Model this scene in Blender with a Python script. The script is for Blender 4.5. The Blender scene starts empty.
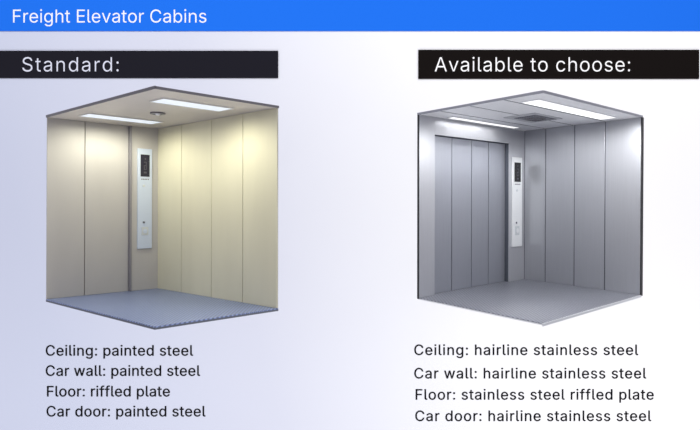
import bpy, bmesh, math, json
from mathutils import Vector, Matrix, geometry

scene = bpy.context.scene
col = scene.collection
GLYPHS = json.loads(r'''{":":[188,[[108,-4,95,-4,83,-4,72,0,63,9,54,18,50,28,50,41,50,54,54,65,63,73,72,82,83,87,95,87,108,87,119,82,128,73,137,65,141,54,141,41,141,28,137,18,128,9,119,0],[108,271,95,271,83,271,72,275,63,284,54,293,50,304,50,316,50,329,54,340,63,349,72,357,83,362,95,362,108,362,119,357,128,349,137,340,141,329,141,316,141,304,137,293,128,284,119,275]]],"A":[480,[[39,0,16,0,78,170,140,339,201,509,226,509,251,509,276,509,338,339,401,170,463,0,440,0,418,0,395,0,359,101,323,202,287,302,281,321,273,344,264,372,255,400,245,435,232,478,236,478,241,478,245,478,233,435,222,399,213,371,204,343,196,320,191,302,155,202,120,101,85,0,62,0],[197,142,110,142,110,161,110,180,110,199,197,199,283,199,370,199,370,180,370,161,370,142,283,142]]],"C":[510,[[293,-7,267,-7,223,-7,184,4,150,25,116,46,89,76,70,115,50,154,40,201,40,254,40,308,50,354,70,393,89,432,116,462,150,484,184,505,223,516,267,516,293,516,317,512,340,504,363,497,384,486,402,471,420,457,436,439,448,418,460,398,468,374,473,348,451,348,430,348,408,348,404,366,398,381,389,395,381,408,370,419,357,428,345,438,331,444,315,449,300,454,284,456,267,456,236,456,208,448,184,432,159,417,139,394,125,364,111,334,103,297,103,254,103,211,111,175,125,145,140,115,159,92,184,76,209,61,236,53,267,53,284,53,300,55,315,60,331,65,345,71,357,81,370,90,381,101,389,114,398,128,404,143,408,160,430,160,451,160,473,160,469,135,460,111,448,91,436,70,421,52,402,38,384,23,363,12,341,5,318,-3]]],"E":[419,[[165,0,60,0,60,170,60,339,60,509,164,509,268,509,372,509,372,490,372,471,372,452,290,452,207,452,125,452,125,396,125,341,125,286,202,286,278,286,355,286,355,267,355,248,355,229,278,229,202,229,125,229,125,172,125,114,125,57,208,57,292,57,375,57,375,38,375,19,375,0,270,0]]],"F":[410,[[82,0,60,0,60,170,60,339,60,509,163,509,266,509,369,509,369,490,369,471,369,452,288,452,206,452,125,452,125,394,125,336,125,278,198,278,272,278,346,278,346,259,346,240,346,221,272,221,198,221,125,221,125,147,125,74,125,0,103,0]]],"S":[447,[[263,-9,224,-9,187,-9,155,-3,128,9,100,21,79,38,64,60,49,82,40,107,38,137,60,137,82,137,104,137,106,117,112,101,123,88,134,75,149,65,166,59,184,52,203,49,224,49,247,49,268,53,286,60,304,68,319,78,329,92,340,105,346,121,346,139,346,155,341,169,332,179,323,189,311,198,296,205,281,211,264,217,245,222,224,228,204,234,184,239,142,251,109,268,86,289,63,311,52,339,52,372,52,401,60,426,75,448,90,469,111,486,138,498,164,510,194,516,227,516,261,516,290,510,316,498,342,486,362,469,377,449,392,428,400,404,401,378,380,378,358,378,337,378,335,403,323,423,302,437,281,451,256,459,225,459,203,459,184,455,167,448,151,441,138,431,129,418,120,406,115,391,115,376,115,358,120,344,131,334,142,323,154,314,169,308,184,302,199,297,212,293,230,289,247,284,264,279,279,275,295,270,312,264,328,257,344,248,359,238,373,227,385,214,395,198,404,181,408,162,408,139,408,111,401,86,386,64,372,41,351,24,323,11,296,-2]]],"a":[389,[[182,-9,160,-9,136,-9,114,-4,94,5,75,14,59,27,48,45,36,62,30,83,30,108,30,130,35,147,43,161,52,175,63,185,78,193,92,201,108,207,125,211,143,215,160,218,178,220,201,223,219,225,234,227,248,228,258,231,265,235,272,239,276,245,276,255,276,255,276,256,276,257,276,272,273,286,267,297,261,308,252,316,240,322,228,328,213,331,196,331,178,331,162,328,149,322,136,317,126,309,118,301,110,292,104,283,100,274,80,280,61,285,41,291,50,314,62,332,79,346,95,360,113,369,133,375,153,381,173,384,194,384,208,384,223,383,239,379,255,376,271,370,286,360,301,351,313,338,322,320,332,303,337,280,337,251,337,168,337,84,337,0,317,0,297,0,277,0,277,17,277,35,277,52,275,52,274,52,272,52,268,43,261,34,252,25,243,15,230,7,215,1,200,-5],[155,45,170,45,193,45,212,50,228,59,243,68,255,79,263,93,271,107,276,122,276,138,276,155,276,173,276,190,273,187,268,184,259,182,251,180,242,178,231,176,221,174,210,172,200,171,190,170,182,169,175,168,161,166,147,163,134,159,121,154,111,148,103,139,96,131,92,119,92,105,92,92,95,81,102,72,109,63,118,57,130,52,142,48]]],"b":[424,[[261,-8,229,-8,206,-8,187,-4,172,4,158,12,146,21,138,31,129,42,123,51,118,59,116,59,114,59,112,59,112,39,112,20,112,0,92,0,72,0,53,0,53,170,53,339,53,509,73,509,93,509,114,509,114,446,114,382,114,319,115,319,117,319,118,319,123,327,129,336,137,346,145,356,157,365,171,373,186,381,205,384,229,384,261,384,289,376,313,361,337,345,356,322,370,293,383,263,390,229,390,189,390,149,383,114,370,84,356,55,337,32,313,16,289,0],[197,47,220,47,244,47,263,53,279,66,295,78,308,95,316,117,324,138,328,162,328,189,328,216,324,240,316,261,308,282,296,299,280,311,264,324,244,330,220,330,197,330,177,324,161,312,145,300,133,284,125,263,117,242,113,217,113,189,113,161,117,136,125,115,133,94,146,77,162,65,178,53]]],"c":[396,[[226,-8,207,-8,173,-8,143,0,117,16,91,33,71,56,56,85,41,114,34,149,34,187,34,227,41,262,56,291,71,321,91,343,117,360,143,376,173,384,207,384,226,384,243,382,260,377,276,372,292,365,305,356,319,347,330,335,340,322,350,309,357,294,362,277,342,272,322,267,303,262,300,272,296,281,290,289,285,297,278,305,270,311,262,317,253,322,242,325,232,328,220,330,207,330,182,330,161,323,145,310,129,297,116,280,108,258,100,237,96,213,96,187,96,162,100,139,108,117,116,96,129,79,145,66,161,53,182,46,207,46,220,46,232,48,243,52,253,55,263,60,271,66,279,72,286,80,292,89,297,97,301,107,304,117,324,112,343,107,363,102,358,85,351,70,341,56,332,43,320,31,306,21,293,12,277,4,261,-1,244,-6]]],"d":[424,[[219,-8,195,-8,164,-8,136,0,111,16,87,32,68,55,55,84,41,114,34,149,34,189,34,229,41,263,55,293,69,322,88,345,112,361,136,376,164,384,196,384,219,384,238,381,253,373,268,365,279,356,287,346,296,336,302,327,306,319,308,319,309,319,311,319,311,382,311,446,311,509,331,509,351,509,372,509,372,339,372,170,372,0,352,0,332,0,313,0,313,20,313,39,313,59,311,59,309,59,307,59,302,51,295,42,287,31,278,21,267,12,252,4,238,-4],[181,47,205,47,227,47,247,53,263,65,279,77,291,94,299,115,308,136,312,161,312,189,312,217,308,242,300,263,292,284,279,300,263,312,247,324,228,330,205,330,181,330,161,324,145,311,129,299,116,282,108,261,100,240,96,216,96,189,96,162,100,138,109,117,117,95,129,78,145,66,161,53]]],"e":[404,[[238,-8,212,-8,175,-8,143,0,117,16,90,33,70,56,56,85,41,114,34,148,34,187,34,226,41,260,55,290,69,319,89,343,115,359,141,376,171,384,205,384,226,384,246,381,266,374,285,367,303,356,319,341,335,326,348,306,357,282,366,258,371,228,371,194,371,186,371,178,371,169,272,169,174,169,75,169,75,187,75,204,75,221,163,221,250,221,338,221,329,215,319,208,310,202,310,227,306,249,298,269,290,288,278,303,263,314,247,325,228,330,205,330,182,330,163,325,146,313,130,302,118,288,109,270,100,251,96,232,96,211,96,200,96,189,96,178,96,150,101,126,110,106,120,87,134,72,151,61,168,51,189,46,212,46,228,46,241,48,254,53,266,57,277,64,285,73,294,82,301,93,306,105,325,101,345,96,365,91,359,71,349,54,335,39,321,24,303,13,283,4,262,-4]]],"f":[254,[[154,379,228,379,228,362,228,344,228,327,154,327,80,327,6,327,6,344,6,362,6,379,80,379],[101,0,81,0,81,144,81,288,81,432,81,453,86,471,96,486,106,500,119,511,135,519,152,526,169,530,187,530,201,530,213,529,222,527,232,525,238,523,243,521,238,503,233,486,227,468,224,470,220,471,215,472,210,473,203,474,195,474,176,474,163,469,154,460,146,451,142,437,142,419,142,279,142,140,142,0,121,0]]],"g":[425,[[238,-151,207,-151,179,-151,155,-147,134,-140,113,-132,96,-123,82,-110,69,-98,58,-84,51,-69,67,-60,84,-50,101,-41,107,-49,113,-57,122,-66,130,-75,141,-82,154,-88,168,-94,186,-97,207,-97,238,-97,263,-90,282,-75,302,-60,311,-37,311,-6,311,19,311,44,311,68,310,68,308,68,306,68,301,60,295,51,287,41,278,32,267,23,252,16,238,8,219,5,195,5,164,5,137,12,113,27,88,41,69,62,55,90,41,118,34,152,34,191,34,230,41,264,55,293,69,322,88,345,112,361,137,376,165,384,196,384,220,384,239,381,253,373,268,365,280,356,288,346,297,336,303,327,308,319,309,319,311,319,313,319,313,339,313,359,313,379,333,379,353,379,372,379,372,250,372,121,372,-9,372,-42,365,-69,350,-90,335,-111,316,-126,291,-136,266,-146],[181,59,205,59,228,59,248,64,264,75,280,86,292,101,300,121,308,141,312,165,312,193,312,220,308,243,300,264,292,284,280,301,264,312,248,324,228,330,205,330,181,330,161,324,145,312,129,299,117,283,109,262,100,242,96,219,96,193,96,166,100,143,109,123,117,103,129,87,145,76,162,65]]],"h":[410,[[114,249,114,227,114,151,114,76,114,0,93,0,73,0,53,0,53,170,53,339,53,509,73,509,93,509,114,509,114,435,114,361,114,287,110,287,106,287,102,287,114,322,131,347,152,362,174,377,199,384,227,384,253,384,276,379,295,369,315,358,330,342,341,321,352,299,357,273,357,240,357,160,357,80,357,0,337,0,316,0,296,0,296,78,296,157,296,235,296,265,288,288,273,304,258,321,237,329,210,329,192,329,175,325,161,317,146,309,135,298,126,283,118,267]]],"i":[167,[[73,0,53,0,53,126,53,253,53,379,73,379,93,379,114,379,114,253,114,126,114,0,93,0],[95,443,84,443,72,443,62,447,54,455,45,462,41,472,41,483,41,494,45,504,54,512,62,520,72,524,84,524,95,524,106,520,114,512,122,504,126,494,126,483,126,472,122,462,114,455,106,447]]],"l":[189,[[147,-2,139,-2,110,-2,88,5,74,20,60,35,53,57,53,84,53,226,53,367,53,509,73,509,93,509,114,509,114,372,114,235,114,99,114,81,116,69,120,62,125,55,133,52,146,52,152,52,157,52,160,53,164,53,167,54,170,54,173,37,177,20,181,3,175,1,169,0,162,-1,154,-2]]],"n":[410,[[114,249,114,227,114,151,114,76,114,0,93,0,73,0,53,0,53,126,53,253,53,379,72,379,92,379,112,379,112,349,112,318,112,287,109,287,106,287,102,287,114,322,131,347,152,362,174,377,199,384,227,384,253,384,276,379,295,369,314,358,330,342,341,321,352,299,357,273,357,240,357,160,357,80,357,0,337,0,316,0,296,0,296,78,296,157,296,235,296,265,288,288,273,304,258,321,237,329,210,329,192,329,175,325,161,317,146,309,135,298,126,283,118,267]]],"o":[415,[[242,-8,207,-8,173,-8,143,0,117,16,91,33,71,56,56,85,41,114,34,149,34,187,34,227,41,262,56,291,71,321,91,343,117,360,143,376,173,384,207,384,242,384,273,376,299,360,325,343,345,321,359,291,374,262,381,227,381,187,381,149,374,114,359,85,345,56,325,33,299,16,273,0],[182,46,207,46,233,46,254,53,270,66,287,79,299,96,307,117,315,139,319,162,319,187,319,213,315,236,307,258,299,280,287,297,270,310,254,323,233,330,207,330,182,330,161,323,145,310,129,297,116,280,108,258,100,237,96,213,96,187,96,162,100,139,108,117,116,96,129,79,145,66,161,53]]],"p":[424,[[73,-143,53,-143,53,31,53,205,53,379,72,379,92,379,112,379,112,359,112,339,112,319,114,319,116,319,118,319,123,327,129,336,137,346,145,356,157,365,171,373,186,381,205,384,229,384,261,384,289,376,313,361,337,345,356,322,370,293,383,263,390,229,390,189,390,149,383,114,370,84,356,55,337,32,313,16,289,0,261,-8,229,-8,206,-8,187,-4,173,4,158,12,146,21,138,31,130,42,123,51,118,59,117,59,115,59,114,59,114,-8,114,-76,114,-143,93,-143],[197,47,220,47,244,47,263,53,279,66,295,78,308,95,316,117,324,138,328,162,328,189,328,216,324,240,316,261,308,282,296,299,280,311,264,324,244,330,220,330,197,330,177,324,161,312,145,300,133,284,125,263,117,242,113,217,113,189,113,161,117,136,125,115,133,94,146,77,162,65,178,53]]],"r":[259,[[73,0,53,0,53,126,53,253,53,379,72,379,92,379,112,379,112,360,112,340,112,321,113,321,114,321,115,321,122,340,135,355,152,367,170,379,190,385,213,385,218,385,223,385,229,384,235,384,240,384,243,384,243,363,243,343,243,322,242,323,237,323,230,324,223,325,215,326,207,326,189,326,173,322,159,315,145,307,134,297,126,284,118,270,114,255,114,237,114,158,114,79,114,0,93,0]]],"s":[365,[[211,-8,182,-8,156,-8,133,-4,112,3,92,11,75,23,62,38,49,53,40,72,36,94,55,98,74,102,94,107,99,86,109,70,124,60,139,50,158,45,181,45,208,45,229,51,244,62,260,74,268,87,268,103,268,116,263,127,254,136,245,144,231,151,212,155,191,160,170,165,149,170,115,178,89,191,72,208,55,225,47,247,47,274,47,296,53,315,65,332,77,348,94,361,115,370,136,380,160,384,187,384,213,384,235,380,254,372,272,365,287,353,299,339,310,325,319,309,324,290,305,286,287,281,268,277,263,292,255,304,243,316,230,327,212,333,187,333,165,333,146,327,131,317,116,306,109,293,109,277,109,263,114,252,124,243,134,235,150,228,172,223,191,218,210,214,229,209,264,201,290,188,306,171,323,154,331,133,331,107,331,84,325,64,312,47,300,30,282,16,260,6,237,-3]]],"t":[227,[[138,379,204,379,204,362,204,344,204,327,138,327,72,327,6,327,6,344,6,362,6,379,72,379],[65,345,65,471,85,471,106,471,126,471,126,347,126,222,126,98,126,81,129,69,136,61,143,54,154,50,170,50,174,50,179,50,185,51,191,52,197,53,202,54,206,36,209,19,213,2,207,0,200,-2,192,-3,184,-4,176,-4,168,-4,136,-4,110,4,92,21,74,38,65,62,65,93,65,219]]],"v":[389,[[184,0,163,0,114,126,66,253,17,379,40,379,62,379,84,379,111,305,138,230,165,155,174,132,181,110,187,87,193,64,199,42,206,21,198,21,191,21,184,21,191,42,197,64,203,87,209,110,216,132,224,155,251,230,278,305,305,379,327,379,349,379,371,379,323,253,275,126,226,0,205,0]]],"w":[567,[[158,0,138,0,99,126,61,253,23,379,44,379,66,379,87,379,103,324,118,269,133,214,140,191,147,165,154,137,161,108,168,76,175,41,172,41,168,41,165,41,172,75,179,106,186,135,193,163,199,190,206,214,221,269,237,324,252,379,273,379,295,379,316,379,332,324,347,269,362,214,368,190,375,164,382,136,388,107,395,76,402,41,399,41,395,41,391,41,399,75,406,107,413,135,420,164,427,190,434,214,449,269,465,324,480,379,502,379,523,379,545,379,506,253,468,126,429,0,409,0,389,0,368,0,352,57,335,114,319,172,314,189,309,207,305,225,300,243,295,261,291,280,286,299,281,318,277,338,281,338,286,338,291,338,286,319,281,299,277,280,272,261,267,243,263,225,258,206,253,189,248,172,231,114,215,57,199,0,178,0]]]," ":[188,[]]}''')

# ------------------------------------------------------------------ materials
def new_mat(name):
    m = bpy.data.materials.new(name); m.use_nodes = True
    nt = m.node_tree; b = nt.nodes['Principled BSDF']
    return m, nt, b

def noise_bump(nt, b, scale, strength, vec_scale=(1, 1, 1), dist=.002):
    tc = nt.nodes.new('ShaderNodeTexCoord'); mp = nt.nodes.new('ShaderNodeMapping')
    mp.inputs['Scale'].default_value = vec_scale
    nz = nt.nodes.new('ShaderNodeTexNoise'); nz.inputs['Scale'].default_value = scale
    nz.inputs['Detail'].default_value = 3
    bp = nt.nodes.new('ShaderNodeBump'); bp.inputs['Strength'].default_value = strength
    bp.inputs['Distance'].default_value = dist
    nt.links.new(tc.outputs['Object'], mp.inputs['Vector'])
    nt.links.new(mp.outputs['Vector'], nz.inputs['Vector'])
    nt.links.new(nz.outputs['Fac'], bp.inputs['Height'])
    nt.links.new(bp.outputs['Normal'], b.inputs['Normal'])
    return nz

def plain(name, rgb, rough=.5, metal=0., spec=.5, noise=0., vec=(1, 1, 1), nscale=4, bump=0.):
    m, nt, b = new_mat(name)
    b.inputs['Roughness'].default_value = rough
    b.inputs['Metallic'].default_value = metal
    b.inputs['Specular IOR Level'].default_value = spec
    b.inputs['Base Color'].default_value = (*rgb, 1)
    if noise or bump:
        nz = noise_bump(nt, b, nscale, bump, vec)
        r = nt.nodes.new('ShaderNodeValToRGB')
        r.color_ramp.elements[0].position = .3; r.color_ramp.elements[1].position = .7
        r.color_ramp.elements[0].color = (*[c * (1 - noise) for c in rgb], 1)
        r.color_ramp.elements[1].color = (*[min(1, c * (1 + noise)) for c in rgb], 1)
        nt.links.new(nz.outputs['Fac'], r.inputs['Fac'])
        nt.links.new(r.outputs['Color'], b.inputs['Base Color'])
    return m

def emitter(name, rgb, strength):
    m, nt, b = new_mat(name)
    b.inputs['Base Color'].default_value = (.15, .15, .15, 1)
    b.inputs['Emission Color'].default_value = (*rgb, 1)
    b.inputs['Emission Strength'].default_value = strength
    return m

def riffled(name, rgb, metal, rough):
    """small raised diamonds in a staggered grid, as bump on the floor plate"""
    m, nt, b = new_mat(name)
    b.inputs['Metallic'].default_value = metal; b.inputs['Roughness'].default_value = rough
    tc = nt.nodes.new('ShaderNodeTexCoord'); sep = nt.nodes.new('ShaderNodeSeparateXYZ')
    nt.links.new(tc.outputs['Object'], sep.inputs[0])
    def mth(op, a, c=None):
        n = nt.nodes.new('ShaderNodeMath'); n.operation = op
        for i, v in enumerate((a, c)):
            if v is None: continue
            if isinstance(v, (int, float)): n.inputs[i].default_value = v
            else: nt.links.new(v, n.inputs[i])
        return n.outputs[0]
    x = mth('SINE', mth('MULTIPLY', sep.outputs['X'], 2 * math.pi / .075))
    y = mth('SINE', mth('MULTIPLY', sep.outputs['Y'], 2 * math.pi / .075))
    p = mth('MULTIPLY', x, y)
    h = mth('MINIMUM', mth('MAXIMUM', mth('MULTIPLY', mth('ABSOLUTE', p), 2.2), .5), 1.6)
    bp = nt.nodes.new('ShaderNodeBump'); bp.inputs['Strength'].default_value = .8
    bp.inputs['Distance'].default_value = .006
    nt.links.new(h, bp.inputs['Height']); nt.links.new(bp.outputs['Normal'], b.inputs['Normal'])
    r = nt.nodes.new('ShaderNodeMapRange')
    r.inputs['From Min'].default_value = .5; r.inputs['From Max'].default_value = 1.6
    r.inputs['To Min'].default_value = .78; r.inputs['To Max'].default_value = 1.55
    nt.links.new(h, r.inputs['Value'])
    mx = nt.nodes.new('ShaderNodeVectorMath'); mx.operation = 'SCALE'
    mx.inputs[0].default_value = rgb
    nt.links.new(r.outputs[0], mx.inputs['Scale']); nt.links.new(mx.outputs[0], b.inputs['Base Color'])
    return m

M = {}
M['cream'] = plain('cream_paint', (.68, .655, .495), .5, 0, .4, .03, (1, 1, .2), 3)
M['cream_shaded'] = plain('shaded_cream_paint', (.475, .458, .435), .38, 0, .4, .03, (1, 1, .2), 3)  # cream darkened and greyed: dimmer bluish light on the door wall put into colour
M['cream_ceiling'] = plain('beige_ceiling_paint', (.50, .465, .435), .45, 0, .4, .02)
M['jamb_grey'] = plain('grey_jamb_steel', (.27, .26, .28), .4, .3)
M['seam_beige'] = plain('seam_beige', (.22, .2, .17), .7)
M['edge_grey'] = plain('edge_grey_metal', (.17, .165, .18), .45, .3)
M['slate_floor'] = riffled('slate_riffled_plate', (.24, .30, .50), .45, .32)
M['slate_edge'] = plain('slate_edge', (.13, .145, .18), .5, .3)
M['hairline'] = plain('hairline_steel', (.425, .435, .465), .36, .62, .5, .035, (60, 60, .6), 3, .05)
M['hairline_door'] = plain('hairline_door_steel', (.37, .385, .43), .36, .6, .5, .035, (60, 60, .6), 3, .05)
M['hairline_brightened'] = plain('brightened_hairline_steel', (.49, .50, .53), .36, .5, .5, .035, (60, 60, .6), 3, .05)  # steel lightened: brighter reflection on the fixed door-wall panels put into the colour
M['steel_ceiling'] = plain('brushed_ceiling_steel', (.80, .81, .83), .38, .25, .5, .03, (8, 8, 8), 6, .03)
M['steel_floor'] = riffled('stainless_riffled_plate', (.27, .28, .32), .6, .30)
M['steel_seam'] = plain('dark_steel_seam', (.10, .105, .125), .6, .2)
M['reveal_dark'] = plain('dark_reveal_steel', (.10, .11, .135), .45, .3)
M['black_edge'] = plain('black_edge', (.012, .012, .014), .5)
M['alu'] = plain('aluminium_trim', (.74, .76, .78), .35, .3)
M['ceil_edge'] = plain('steel_edge_trim', (.36, .37, .41), .35, .5)
M['panel_alu'] = plain('control_panel_aluminium', (.60, .68, .82), .35, .2, .5, .02, (2, 2, 60), 4)
M['panel_steel'] = plain('control_panel_steel', (.80, .82, .83), .35, .2, .5, .02, (2, 2, 60), 4)
M['screen'] = plain('dark_display_glass', (.012, .012, .03), .2)
M['screen_k'] = plain('black_display_glass', (.006, .006, .007), .2)
M['digit'] = plain('grey_display_mark', (.05, .05, .07), .4)
M['print'] = plain('dark_print', (.12, .13, .17), .6)
M['button'] = plain('pale_button', (.62, .66, .68), .3, .2)
M['lamp'] = emitter('lit_diffuser', (.76, .83, .92), .9)
M['lamp_b'] = emitter('lit_diffuser_white', (1, 1, 1), 1.2)
M['lamp_c'] = emitter('lit_strip_diffuser', (1, 1, 1), 1.2)
M['lamp_frame'] = plain('lamp_frame_paint', (.62, .62, .6), .4)
M['arm'] = plain('mounting_steel', (.45, .46, .48), .4, .6)
M['blue'] = plain('blue_print', (.016, .163, .79), .8, 0, 0)
M['bar_k'] = plain('black_print_bar', (.010, .008, .0075), .8, 0, 0)
M['bar_n'] = plain('near_black_bar', (.0155, .015, .021), .8, 0, 0)
M['ink'] = plain('ink', (.004, .004, .006), .7, 0, .1)
M['white_ink'] = plain('white_ink', (.86, .88, .93), .6, 0, .2)
M['grey_ink'] = plain('pale_grey_ink', (.68, .70, .80), .6, 0, .2)
M['white_ink2'] = plain('bright_white_ink', (.93, .93, .93), .6, 0, .2)

# printed page: lavender on the left running out to white on the right
m, nt, b = new_mat('printed_page')
b.inputs['Roughness'].default_value = .85; b.inputs['Specular IOR Level'].default_value = .1
tc = nt.nodes.new('ShaderNodeTexCoord'); sp = nt.nodes.new('ShaderNodeSeparateXYZ')
nt.links.new(tc.outputs['Object'], sp.inputs[0])
def mr(sock, a, c, lo, hi):
    r = nt.nodes.new('ShaderNodeMapRange'); r.inputs['From Min'].default_value = a; r.inputs['From Max'].default_value = c
    r.inputs['To Min'].default_value = lo; r.inputs['To Max'].default_value = hi
    nt.links.new(sock, r.inputs['Value']); return r.outputs[0]
ad = nt.nodes.new('ShaderNodeMath'); ad.operation = 'ADD'
nt.links.new(mr(sp.outputs['X'], -7.45, 7.45, 0, 1), ad.inputs[0])
nt.links.new(mr(sp.outputs['Z'], -4.6, 4.6, -.10, .05), ad.inputs[1])
rp = nt.nodes.new('ShaderNodeValToRGB')
PAGE = [(0.0, (.575, .61, .735)), (.30, (.67, .69, .78)), (.5, (.825, .835, .875)), (.60, (.90, .905, .915)), (.76, (.97, .97, .96))]
cr = rp.color_ramp
cr.elements[0].position = PAGE[0][0]; cr.elements[0].color = (*PAGE[0][1], 1)
cr.elements[1].position = PAGE[-1][0]; cr.elements[1].color = (*PAGE[-1][1], 1)
for p_, c_ in PAGE[1:-1]:
    e = cr.elements.new(p_); e.color = (*c_, 1)
nt.links.new(ad.outputs[0], rp.inputs['Fac']); nt.links.new(rp.outputs['Color'], b.inputs['Base Color'])
M['page'] = m

# ------------------------------------------------------------------ builders
def finish(bm, name, mat, parent=None, smooth=False):
    bmesh.ops.recalc_face_normals(bm, faces=bm.faces)
    me = bpy.data.meshes.new(name); bm.to_mesh(me); bm.free()
    me.materials.append(mat)
    if smooth:
        for p in me.polygons: p.use_smooth = True
    o = bpy.data.objects.new(name, me); col.objects.link(o)
    if parent: o.parent = parent
    return o

def add_box(bm, a0, a1, b0, b1, c0, c1, bevel=0., f=None):
    r = bmesh.ops.create_cube(bm, size=1)
    vs = r['verts']
    for v in vs:
        v.co = Vector(((a0 + a1) / 2 + v.co.x * (a1 - a0), (b0 + b1) / 2 + v.co.y * (b1 - b0), (c0 + c1) / 2 + v.co.z * (c1 - c0)))
    if bevel:
        es = list({e for v in vs for e in v.link_edges})
        r2 = bmesh.ops.bevel(bm, geom=es, offset=bevel, segments=2, profile=.5, affect='EDGES')
        vs = list(set(vs) | set(r2['verts'])); vs = [v for v in vs if v.is_valid]
    if f:
        for v in vs: v.co = f(v.co)

def add_disc(bm, c, axis, r, depth, f=None, seg=32, r2=None):
    """cylinder centred at c, along 's' or 'h' axis of the cabin frame"""
    res = bmesh.ops.create_cone(bm, cap_ends=True, segments=seg, radius1=r, radius2=r if r2 is None else r2, depth=depth)
    for v in res['verts']:
        x, y, z = v.co
        q = (c[0] + z, c[1] + x, c[2] + y) if axis == 's' else (c[0] + x, c[1] + y, c[2] + z)
        v.co = f(Vector(q)) if f else Vector(q)

def add_ring(bm, c, r0, r1, h0, h1, f, seg=40):
    ring = []
    for k in range(seg):
        a = 2 * math.pi * k / seg
        ring.append([bm.verts.new(f(Vector((c[0] + r * math.cos(a), c[1] + r * math.sin(a), h)))) for r, h in ((r0, h0), (r1, h0), (r1, h1), (r0, h1))])
    for k in range(seg):
        A, B = ring[k], ring[(k + 1) % seg]
        for i in range(4):
            bm.faces.new((A[i], A[(i + 1) % 4], B[(i + 1) % 4], B[i]))

def props(o, label, cat, group=None):
    o['label'] = label; o['category'] = cat
    if group: o['group'] = group
    return o

# ------------------------------------------------------------------ the page wall
WALL_Y = 12.0
FPX, CY = 563.6, 206.2
U = WALL_Y / FPX                                   # metres on the wall for one unit of the page layout
def wx(px): return (px - 350) * U
def wz(py): return (CY - py) * U

bm = bmesh.new(); add_box(bm, -14, 14, WALL_Y, WALL_Y + .2, -9, 9)
w = finish(bm, 'wall_back', M['page']); w['kind'] = 'structure'

def bezier_poly(spn, n=4):
    """points along one closed glyph outline"""
    k = len(spn) // 6; out = []
    for i in range(k):
        p, q = spn[6 * i:6 * i + 6], spn[6 * ((i + 1) % k):6 * ((i + 1) % k) + 6]
        p0, p1, p2, p3 = (p[2], p[3]), (p[4], p[5]), (q[0], q[1]), (q[2], q[3])
        straight = abs((p3[0] - p0[0]) * (p1[1] - p0[1]) - (p3[1] - p0[1]) * (p1[0] - p0[0])) < 400 and \
            abs((p3[0] - p0[0]) * (p2[1] - p0[1]) - (p3[1] - p0[1]) * (p2[0] - p0[0])) < 400
        for j in range(1 if straight else n):
            t = j / n; a = 1 - t
            out.append(tuple(a ** 3 * p0[d] + 3 * a * a * t * p1[d] + 3 * a * t * t * p2[d] + t ** 3 * p3[d] for d in (0, 1)))
    return out

def winding(pt, polys):
    w_ = 0
    for pl in polys:
        for (x0, y0), (x1, y1) in zip(pl, pl[1:] + pl[:1]):
            if (y0 <= pt[1]) != (y1 <= pt[1]):
                if x0 + (pt[1] - y0) / (y1 - y0) * (x1 - x0) > pt[0]:
                    w_ += 1 if y1 > y0 else -1
    return w_

_cache = {}
def glyph_mesh(ch, bold):
    """filled outline of one letter as (points, faces); bold widens its strokes"""
    if (ch, bold) in _cache: return _cache[ch, bold]
    base = [bezier_poly(sp_) for sp_ in GLYPHS[ch][1]]
    shifts = [(0, 0)] if not bold else [(-bold, 0), (bold, 0), (0, -bold * .5), (0, bold * .5)]
    sets = [[[(x + dx, y + dy) for x, y in pl] for pl in base] for dx, dy in shifts]
    pts, edges = [], []
    for polys in sets:
        for pl in polys:
            n0 = len(pts); pts += [Vector(p) for p in pl]
            edges += [(n0 + i, n0 + (i + 1) % len(pl)) for i in range(len(pl))]
    r = geometry.delaunay_2d_cdt(pts, edges, [], 0, 1e-4)
    V, F = r[0], r[2]
    keep = []
    for f in F:
        c = (sum(V[i].x for i in f) / len(f), sum(V[i].y for i in f) / len(f))
        if (any if bold >= 0 else all)(winding(c, polys) != 0 for polys in sets): keep.append(list(f))
    _cache[ch, bold] = ([tuple(v) for v in V], keep)
    return _cache[ch, bold]

CAPH = max(spn[i + 3] for spn in GLYPHS['F'][1] for i in range(0, len(spn), 6))

def lettering(s, x, y_base, cap, x_end, mat, y_front, parent, origin, thin=0):
    """lettering with capital height cap, tracked out so that it spans x .. x_end; one mesh per word"""
    k = cap / CAPH
    lefts = min(spn[i + 2] for spn in GLYPHS[s[0]][1] for i in range(0, len(spn), 6))
    rights = max(spn[i + 2] for spn in GLYPHS[s[-1]][1] for i in range(0, len(spn), 6))
    natural = sum(GLYPHS[ch][0] for ch in s[:-1]) + rights - lefts
    track = ((x_end - x) - natural * k) / (len(s) - 1)
    pen = -lefts * k
    words, cur = [], []
    for ch in s:
        if ch == ' ':
            words.append(cur); cur = []
        else:
            cur.append((ch, pen))
        pen += GLYPHS[ch][0] * k + track
    words.append(cur)
    for wd_ in words:
        bm = bmesh.new()
        for ch, pn in wd_:
            V, F = glyph_mesh(ch, thin)
            used = sorted({i for f in F for i in f})
            vm = {i: bm.verts.new((pn + V[i][0] * k, V[i][1] * k, .002)) for i in used}
            for f in F:
                try: bm.faces.new([vm[i] for i in f])
                except ValueError: pass
        ex = bmesh.ops.extrude_face_region(bm, geom=bm.faces[:], use_keep_orig=True)
        bmesh.ops.translate(bm, verts=[g_ for g_ in ex['geom'] if isinstance(g_, bmesh.types.BMVert)], vec=(0, 0, -.004))
        bmesh.ops.recalc_face_normals(bm, faces=bm.faces)
        for v in bm.verts:                         # stand the lettering upright on the wall
            cx, cy, cz = v.co
            v.co = (x + cx - origin[0], y_front - .003 + cz - origin[1], y_base + cy - origin[2])
        me = bpy.data.meshes.new('word'); bm.to_mesh(me); bm.free(); me.materials.append(mat)
        o = bpy.data.objects.new('word', me); col.objects.link(o); o.parent = parent

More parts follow.
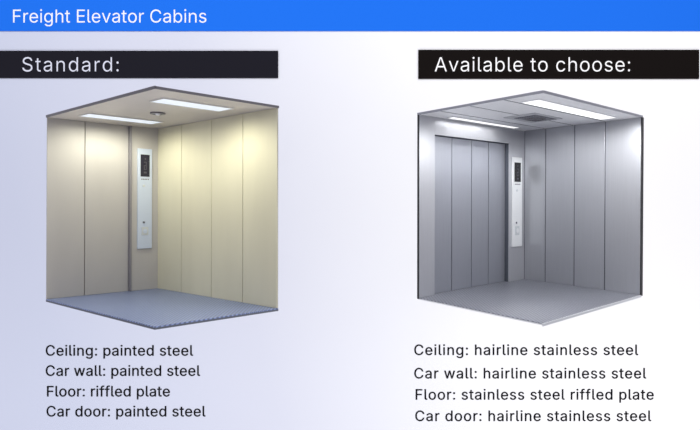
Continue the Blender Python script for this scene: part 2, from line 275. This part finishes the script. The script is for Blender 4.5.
def title_panel(name, px0, px1, py0, py1, mat, depth, label, cat, words, tx0, tx1, base, cap, tmat, group=None, thin=0):
    e = bpy.data.objects.new(name, None); col.objects.link(e)
    e.location = (wx((px0 + px1) / 2), WALL_Y, wz(py1)); loc = e.location
    props(e, label, cat, group)
    bm = bmesh.new()
    add_box(bm, wx(px0) - loc.x, wx(px1) - loc.x, -depth, -.001, 0, wz(py0) - wz(py1), .003)
    finish(bm, 'board', mat, e)
    lettering(words, wx(tx0), wz(base), cap * U, wx(tx1), tmat, WALL_Y - depth, e, loc, thin)
    return e

title_panel('header_banner', -290, 990, -60, 31.2, M['blue'], .025,
            'wide blue banner across the top reading Freight Elevator Cabins', 'banner',
            'Freight Elevator Cabins', 13.8, 206.8, 23.0, 13.0, M['white_ink'], thin=-3)
title_panel('title_bar', -60, 278.2, 51, 78.2, M['bar_n'], .025,
            'black title bar reading Standard: above the cream cabin', 'title bar',
            'Standard:', 23.0, 119.4, 71.8, 14.3, M['grey_ink'], 'black title bars', thin=-7)
title_panel('title_bar', 418.2, 698.6, 50, 79, M['bar_k'], .025,
            'black title bar reading Available to choose: above the steel cabin', 'title bar',
            'Available to choose:', 434.3, 629.6, 71.8, 14.3, M['white_ink2'], 'black title bars', thin=-6)

LINES = [
    ('Ceiling: painted steel', 46, 193, 355.6, 'first', 0), ('Car wall: painted steel', 46, 200, 375.8, 'second', 0),
    ('Floor: riffled plate', 47.2, 169.8, 396.4, 'third', 0), ('Car door: painted steel', 46.8, 205.4, 416.4, 'fourth', 0),
    ('Ceiling: hairline stainless steel', 414.4, 638, 355.0, 'first', 1), ('Car wall: hairline stainless steel', 414.4, 646, 378.4, 'second', 1),
    ('Floor: stainless steel riffled plate', 415.8, 653.5, 399.6, 'third', 1), ('Car door: hairline stainless steel', 415.4, 651, 421.0, 'fourth', 1)]
for s, x0, x1, yb, nth, side in LINES:
    loc = Vector((wx((x0 + x1) / 2), WALL_Y, wz(yb)))
    o = bpy.data.objects.new('caption_line', None); col.objects.link(o); o.location = loc
    lettering(s, wx(x0), wz(yb), 10.4 * U, wx(x1), M['ink'], WALL_Y, o, loc, 10)
    props(o, 'black caption reading %s, %s line below the %s cabin' % (s, nth, ('cream', 'steel')[side]), 'caption',
          ('caption lines below the cream cabin', 'caption lines below the steel cabin')[side])

# ------------------------------------------------------------------ cabins
H = 2.3
class Cabin:
    """frame of one cutaway cabin: s runs along the long open edge away from the near corner to the left,
    t to the right, h upwards; s = W is the door wall and t = D the panelled side wall"""
    def __init__(self, near, yaw, pitch, W, D, skew, label):
        self.W, self.D = W, D
        ys = math.radians(yaw)
        self.u = Vector((-math.cos(ys), math.sin(ys), 0))
        self.v = Vector((math.sin(ys + math.radians(skew)), math.cos(ys + math.radians(skew)), 0))
        R = Matrix.Rotation(math.radians(pitch), 4, 'X')
        near = Vector(near)
        base = near + R @ (self.u * W / 2 + self.v * D / 2 - Vector((0, 0, H / 2)))
        self.off = self.u * W / 2 + self.v * D / 2
        e = bpy.data.objects.new('elevator_cabin', None); col.objects.link(e)
        e.location = base; e.rotation_euler = (math.radians(pitch), 0, 0)
        self.mat = Matrix.Translation(base) @ R
        self.e = e
        props(e, label, 'elevator cabin', 'cutaway freight elevator cabins')
    def f(self, q):
        return self.u * q[0] + self.v * q[1] - self.off + Vector((0, 0, q[2]))
    def part(self, name, mat, boxes, bevel=0., parent=None, label=None):
        bm = bmesh.new()
        for bx in boxes: add_box(bm, *bx, bevel=bevel, f=self.f)
        o = finish(bm, name, mat, parent or self.e)
        if label: o['label'] = label
        return o
    def arm(self, z):
        """steel arm from the hidden back corner straight to the wall"""
        inv = self.mat.inverted()
        c = self.mat @ self.f(Vector((self.W + .03, self.D + .03, z)))
        bm = bmesh.new()
        add_box(bm, c.x - .05, c.x + .05, c.y - .02, WALL_Y - .03, c.z - .09, c.z + .09, .004)
        add_box(bm, c.x - .22, c.x + .22, WALL_Y - .03, WALL_Y - .001, c.z - .3, c.z + .3, .004)
        for v in bm.verts: v.co = inv @ v.co
        finish(bm, 'mounting_arm', M['arm'], self.e)

def ceiling_light(cb, s0, s1, t0, t1, lamp, frame, power, tint, n=5, fr=.012, blend=.66):
    g = cb.part('ceiling_light', frame, [(s0 - fr, s0, t0 - fr, t1 + fr, H - .012, H), (s1, s1 + fr, t0 - fr, t1 + fr, H - .012, H),
                                         (s0, s1, t0 - fr, t0, H - .012, H), (s0, s1, t1, t1 + fr, H - .012, H)])
    cb.part('diffuser', lamp, [(s0, s1, t0, t1, H - .009, H - .001)], .002, g)
    for k in range(n):                             # row of unseen spots added below the diffuser to give the panel's light
        l = bpy.data.lights.new('lamp_spot', 'SPOT'); l.energy = power / n; l.color = tint
        l.spot_size = math.radians(179); l.spot_blend = blend; l.shadow_soft_size = 0
        o = bpy.data.objects.new('lamp_spot', l); col.objects.link(o); o.parent = g
        o.location = cb.f(Vector(((s0 + s1) / 2, t0 + (t1 - t0) * (.06 + .72 * (k + .5) / n), H - .016)))
    return g

def control_panel(cb, face, t0, t1, h0, h1, sc, btn, key, mat, screen, size):
    """tall flush plate with a display on top, a small upper button, key switch and call button"""
    body = cb.part('control_panel', mat, [(face - .022, face - .001, t0, t1, h0, h1)], .004)
    d = cb.part('display', screen, [(face - .026, face - .021, sc[0], sc[1], sc[2], sc[3])], .0015, body)
    tm = (sc[0] + sc[1]) / 2; hm = (sc[2] + sc[3]) / 2; x0, x1 = face - .0275, face - .0255
    q = (sc[1] - sc[0]) * .14
    marks = [(x0, x1, tm - q, tm + q, hm - .004, hm + .004), (x0, x1, tm - q, tm + q, hm - .06, hm - .052), (x0, x1, tm - q, tm - q + .008, hm - .06, hm),
             (x0, x1, tm + q - .008, tm + q, hm - .06, hm + .05), (x0, x1, tm - q, tm + q, hm + .045, hm + .053), (x0, x1, tm - .008, tm + .008, hm + .085, hm + .105)]
    bm = bmesh.new()
    for m_ in marks: add_box(bm, *m_, f=cb.f)
    add_box(bm, x0, x1, tm - .02, tm + .02, hm - .11, hm - .085, f=cb.f)
    finish(bm, 'mark', M['digit'], body)
    bm = bmesh.new()
    for k in range(5):
        a = sc[0] + (sc[1] - sc[0]) * (.08 + .18 * k)
        add_box(bm, face - .0235, face - .0215, a, a + (sc[1] - sc[0]) * .12, sc[2] - .045, sc[2] - .03, f=cb.f)
    finish(bm, 'name_strip', M['print'], body)
    bm = bmesh.new(); add_disc(bm, (face - .025, tm - .02, sc[2] - .13), 's', .017, .012, cb.f); finish(bm, 'button', M['button'], body)
    bm = bmesh.new(); add_disc(bm, (face - .026, key[0], key[1]), 's', .014, .012, cb.f)
    add_box(bm, face - .036, face - .03, key[0] - .003, key[0] + .003, key[1] - .012, key[1] + .012, f=cb.f)
    finish(bm, 'key_switch', M['print'], body)
    b_ = cb.part('button_plate', M['button'], [(face - .027, face - .0215, btn[0] - size, btn[0] + size, btn[1] - size * 1.15, btn[1] + size * 1.15)], .003, body)
    bm = bmesh.new(); add_disc(bm, (face - .030, btn[0], btn[1]), 's', size * .62, .008, cb.f, r2=size * .52); finish(bm, 'call_button', mat, body)
    return body

# ---- cream painted cabin
A = Cabin((-1.884, 5.451, -.012), 40.70, -.467, 2.565, 1.456, 5.235,
          'cream painted freight elevator cabin cut open, with slate blue floor, left of the steel one')
W, D = A.W, A.D
A.part('floor_plate', M['slate_floor'], [(.0, W + .02, .0, D + .02, -.012, 0)])
A.part('floor_frame', M['slate_edge'], [(-.002, W + .022, -.002, D + .022, -.032, -.012)], .002)
A.part('ceiling', M['cream_ceiling'], [(.0, W + .02, .0, D + .02, H, H + .022)])
A.part('edge_trim', M['edge_grey'], [(-.006, W + .02, -.012, 0, H - .002, H + .029)], .002)
A.part('edge_trim', M['edge_grey'], [(-.012, 0, 0, D + .02, H - .002, H + .025)], .002)
# side wall: four cream panels in front of a backing sheet
A.part('backing_sheet', M['seam_beige'], [(.004, W + .02, D + .012, D + .02, 0, H)])
cuts = [0.0, .62, 1.257, 1.946, W]
for a, c in zip(cuts, cuts[1:]):
    A.part('wall_panel', M['cream'], [(a + (.005 if a else 0), c - .005, D, D + .011, .001, H - .001)], .002)
# door wall: two leaves, grey jamb, return panel
A.part('backing_sheet', M['seam_beige'], [(W + .02, W + .03, .004, D + .02, 0, H)])
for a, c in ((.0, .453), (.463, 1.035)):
    A.part('door_panel', M['cream_shaded'], [(W + .008, W + .019, a, c, .001, H - .001)], .002)
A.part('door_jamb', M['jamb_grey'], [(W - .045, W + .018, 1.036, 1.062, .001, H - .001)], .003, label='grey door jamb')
A.part('return_panel', M['cream_shaded'], [(W - .02, W + .018, 1.063, D, .001, H - .001)], .002)
ceiling_light(A, 1.86, 2.12, .20, 1.125, M['lamp'], M['lamp_frame'], 49, (1, .975, .80), blend=.6)
ceiling_light(A, .36, .62, .29, 1.125, M['lamp'], M['lamp_frame'], 49, (1, .975, .80), blend=.6)
g = bmesh.new(); add_ring(g, (1.28, .74), .052, .088, H - .014, H, A.f)
vent = finish(g, 'ceiling_vent', M['edge_grey'], A.e)
g = bmesh.new(); add_disc(g, (1.28, .74, H - .006), 'h', .05, .01, A.f); finish(g, 'vent_grille', M['jamb_grey'], vent)
g = bmesh.new(); add_disc(g, (1.28, .74, H - .018), 'h', .022, .018, A.f, r2=.03); finish(g, 'vent_hub', M['white_ink2'], vent)
control_panel(A, W - .02, 1.148, 1.354, .585, 1.995, (1.186, 1.316, 1.60, 1.912), (1.250, .83), (1.233, .955), M['panel_alu'], M['screen'], .05)
A.arm(1.15)

# ---- hairline stainless cabin
B = Cabin((1.923, 5.627, -.022), 53.97, .716, 1.791, 2.480, -6.226,
          'brushed stainless steel freight elevator cabin cut open, with grey floor, right of the cream one')
W, D = B.W, B.D
B.part('floor_plate', M['steel_floor'], [(.0, W + .02, .0, D + .02, -.008, 0)])
B.part('floor_frame', M['alu'], [(0, W + .02, 0, D + .02, -.020, -.008)], label='pale aluminium floor frame')
B.part('floor_edge', M['alu'], [(-.014, 0, -.004, D + .02, -.030, -.001)], .002, label='pale aluminium edge strip')
cc = [0.0, .50, .985, 1.45, W + .02]
for a, c in zip(cc, cc[1:]):
    B.part('ceiling_panel', M['steel_ceiling'], [(a, c - .03, 0, D + .02, H, H + .003)])
B.part('backing_sheet', M['steel_seam'], [(0, W + .02, 0.002, D + .02, H + .004, H + .014)])
B.part('edge_trim', M['ceil_edge'], [(-.004, W + .03, -.012, 0, H - .002, H + .026)], .002)
B.part('edge_trim', M['ceil_edge'], [(-.014, 0, -.012, D + .03, H - .002, H + .024)], .002)
# side wall
B.part('backing_sheet', M['steel_seam'], [(.004, W + .02, D + .012, D + .02, 0, H)])
cuts = [0.0, .482, .941, 1.416, W]
for a, c in zip(cuts, cuts[1:]):
    B.part('wall_panel', M['hairline'], [(a + (.007 if a else 0), c - .007, D, D + .011, .001, H - .001)], .002)
B.part('edge_strip', M['black_edge'], [(-.014, .0, D + .002, D + .060, -.012, H)], label='black vertical edge strip')
# door wall: front panel, header, return panel around the recessed door
dh, t0, t1, rec = 2.075, .305, 2.045, .07
B.part('front_panel', M['hairline_brightened'], [(W, W + .012, 0, t0, .001, H - .001)], .002)
B.part('header_panel', M['hairline_brightened'], [(W, W + .012, t0, D, dh, H - .001)], .002)
B.part('return_panel', M['hairline_brightened'], [(W, W + .012, t1, D, .001, dh - .001)], .002)
B.part('edge_strip', M['black_edge'], [(W + .0, W + .026, -.012, .0, -.012, H)], label='black vertical edge strip')
B.part('door_frame', M['reveal_dark'], [(W + .012, W + rec + .02, t1, t1 + .02, 0, dh + .02), (W + .012, W + rec + .02, t0 - .02, t0, 0, dh + .02),
                                        (W + .012, W + rec + .02, t0, t1, dh, dh + .02)], label='dark grey door frame')
B.part('door_sill', M['steel_floor'], [(W + .02, W + rec + .02, t0, t1, -.02, 0)])
B.part('backing_sheet', M['steel_seam'], [(W + rec + .014, W + rec + .022, t0, t1, 0, dh)])
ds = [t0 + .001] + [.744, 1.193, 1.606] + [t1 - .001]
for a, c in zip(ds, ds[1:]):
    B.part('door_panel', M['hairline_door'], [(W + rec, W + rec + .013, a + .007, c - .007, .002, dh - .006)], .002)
ceiling_light(B, .20, .42, .25, 2.2, M['lamp_b'], M['alu'], 165, (1, 1, 1), 9, .012, .36)
ceiling_light(B, 1.59, 1.69, .45, 2.02, M['lamp_c'], M['alu'], 14, (1, 1, 1), 9, .008, .8)
fan = B.part('ceiling_fan', M['hairline_brightened'], [(.72, 1.20, 1.03, 1.72, H - .012, H)], .003, label='square fan panel')
B.part('fan_well', M['steel_seam'], [(.77, 1.10, 1.13, 1.66, H - .016, H - .012)], .002, fan, 'dark fan opening')
bm = bmesh.new()
for k in range(9):
    s = .785 + k * .035
    add_box(bm, s, s + .010, 1.15, 1.64, H - .021, H - .015, f=B.f)
finish(bm, 'fan_grille', M['ceil_edge'], fan)
bm = bmesh.new(); add_ring(bm, (.93, 1.40), .10, .13, H - .030, H - .019, B.f); finish(bm, 'fan_ring', M['edge_grey'], fan)
control_panel(B, W, 2.114, 2.380, .521, 1.877, (2.161, 2.335, 1.505, 1.798), (2.24, .765), (2.215, .885), M['panel_steel'], M['screen_k'], .06)
B.arm(1.15)

# ------------------------------------------------------------------ light, camera
wd = bpy.data.worlds.new('world'); scene.world = wd; wd.use_nodes = True
bg = wd.node_tree.nodes['Background']
bg.inputs['Color'].default_value = (.97, .945, 1.06, 1); bg.inputs['Strength'].default_value = .43

def wash(x, y, z, ax, ay, power, tilt):
    """strip light added out of view to brighten the page wall"""
    l = bpy.data.lights.new('added_wash', 'AREA'); l.shape = 'RECTANGLE'; l.size = ax; l.size_y = ay
    l.energy = power; l.color = (1, 1, 1)
    o = bpy.data.objects.new('added_wall_fill', l); col.objects.link(o)
    o.location = (x, y, z); o.rotation_euler = (math.radians(90 + tilt), 0, 0)
    return o
wash(0, 5.5, 7.0, 26, .6, 830, -52)
wash(0, 5.5, -7.0, 26, .6, 830, 52)


cam = bpy.data.cameras.new('camera'); co = bpy.data.objects.new('camera', cam); col.objects.link(co)
cam.sensor_width = 36; cam.lens = FPX / 700 * 36; cam.shift_y = -(215 - CY) / 700
cam.clip_start = .05; cam.clip_end = 200
co.location = (0, 0, 0); co.rotation_euler = (math.pi / 2, 0, 0)
scene.camera = co
vs = scene.view_settings
vs.view_transform = 'Standard'; vs.look = 'None'; vs.gamma = 1; vs.use_curve_mapping = False
vs.exposure = .05
scene.cycles.max_bounces = 8
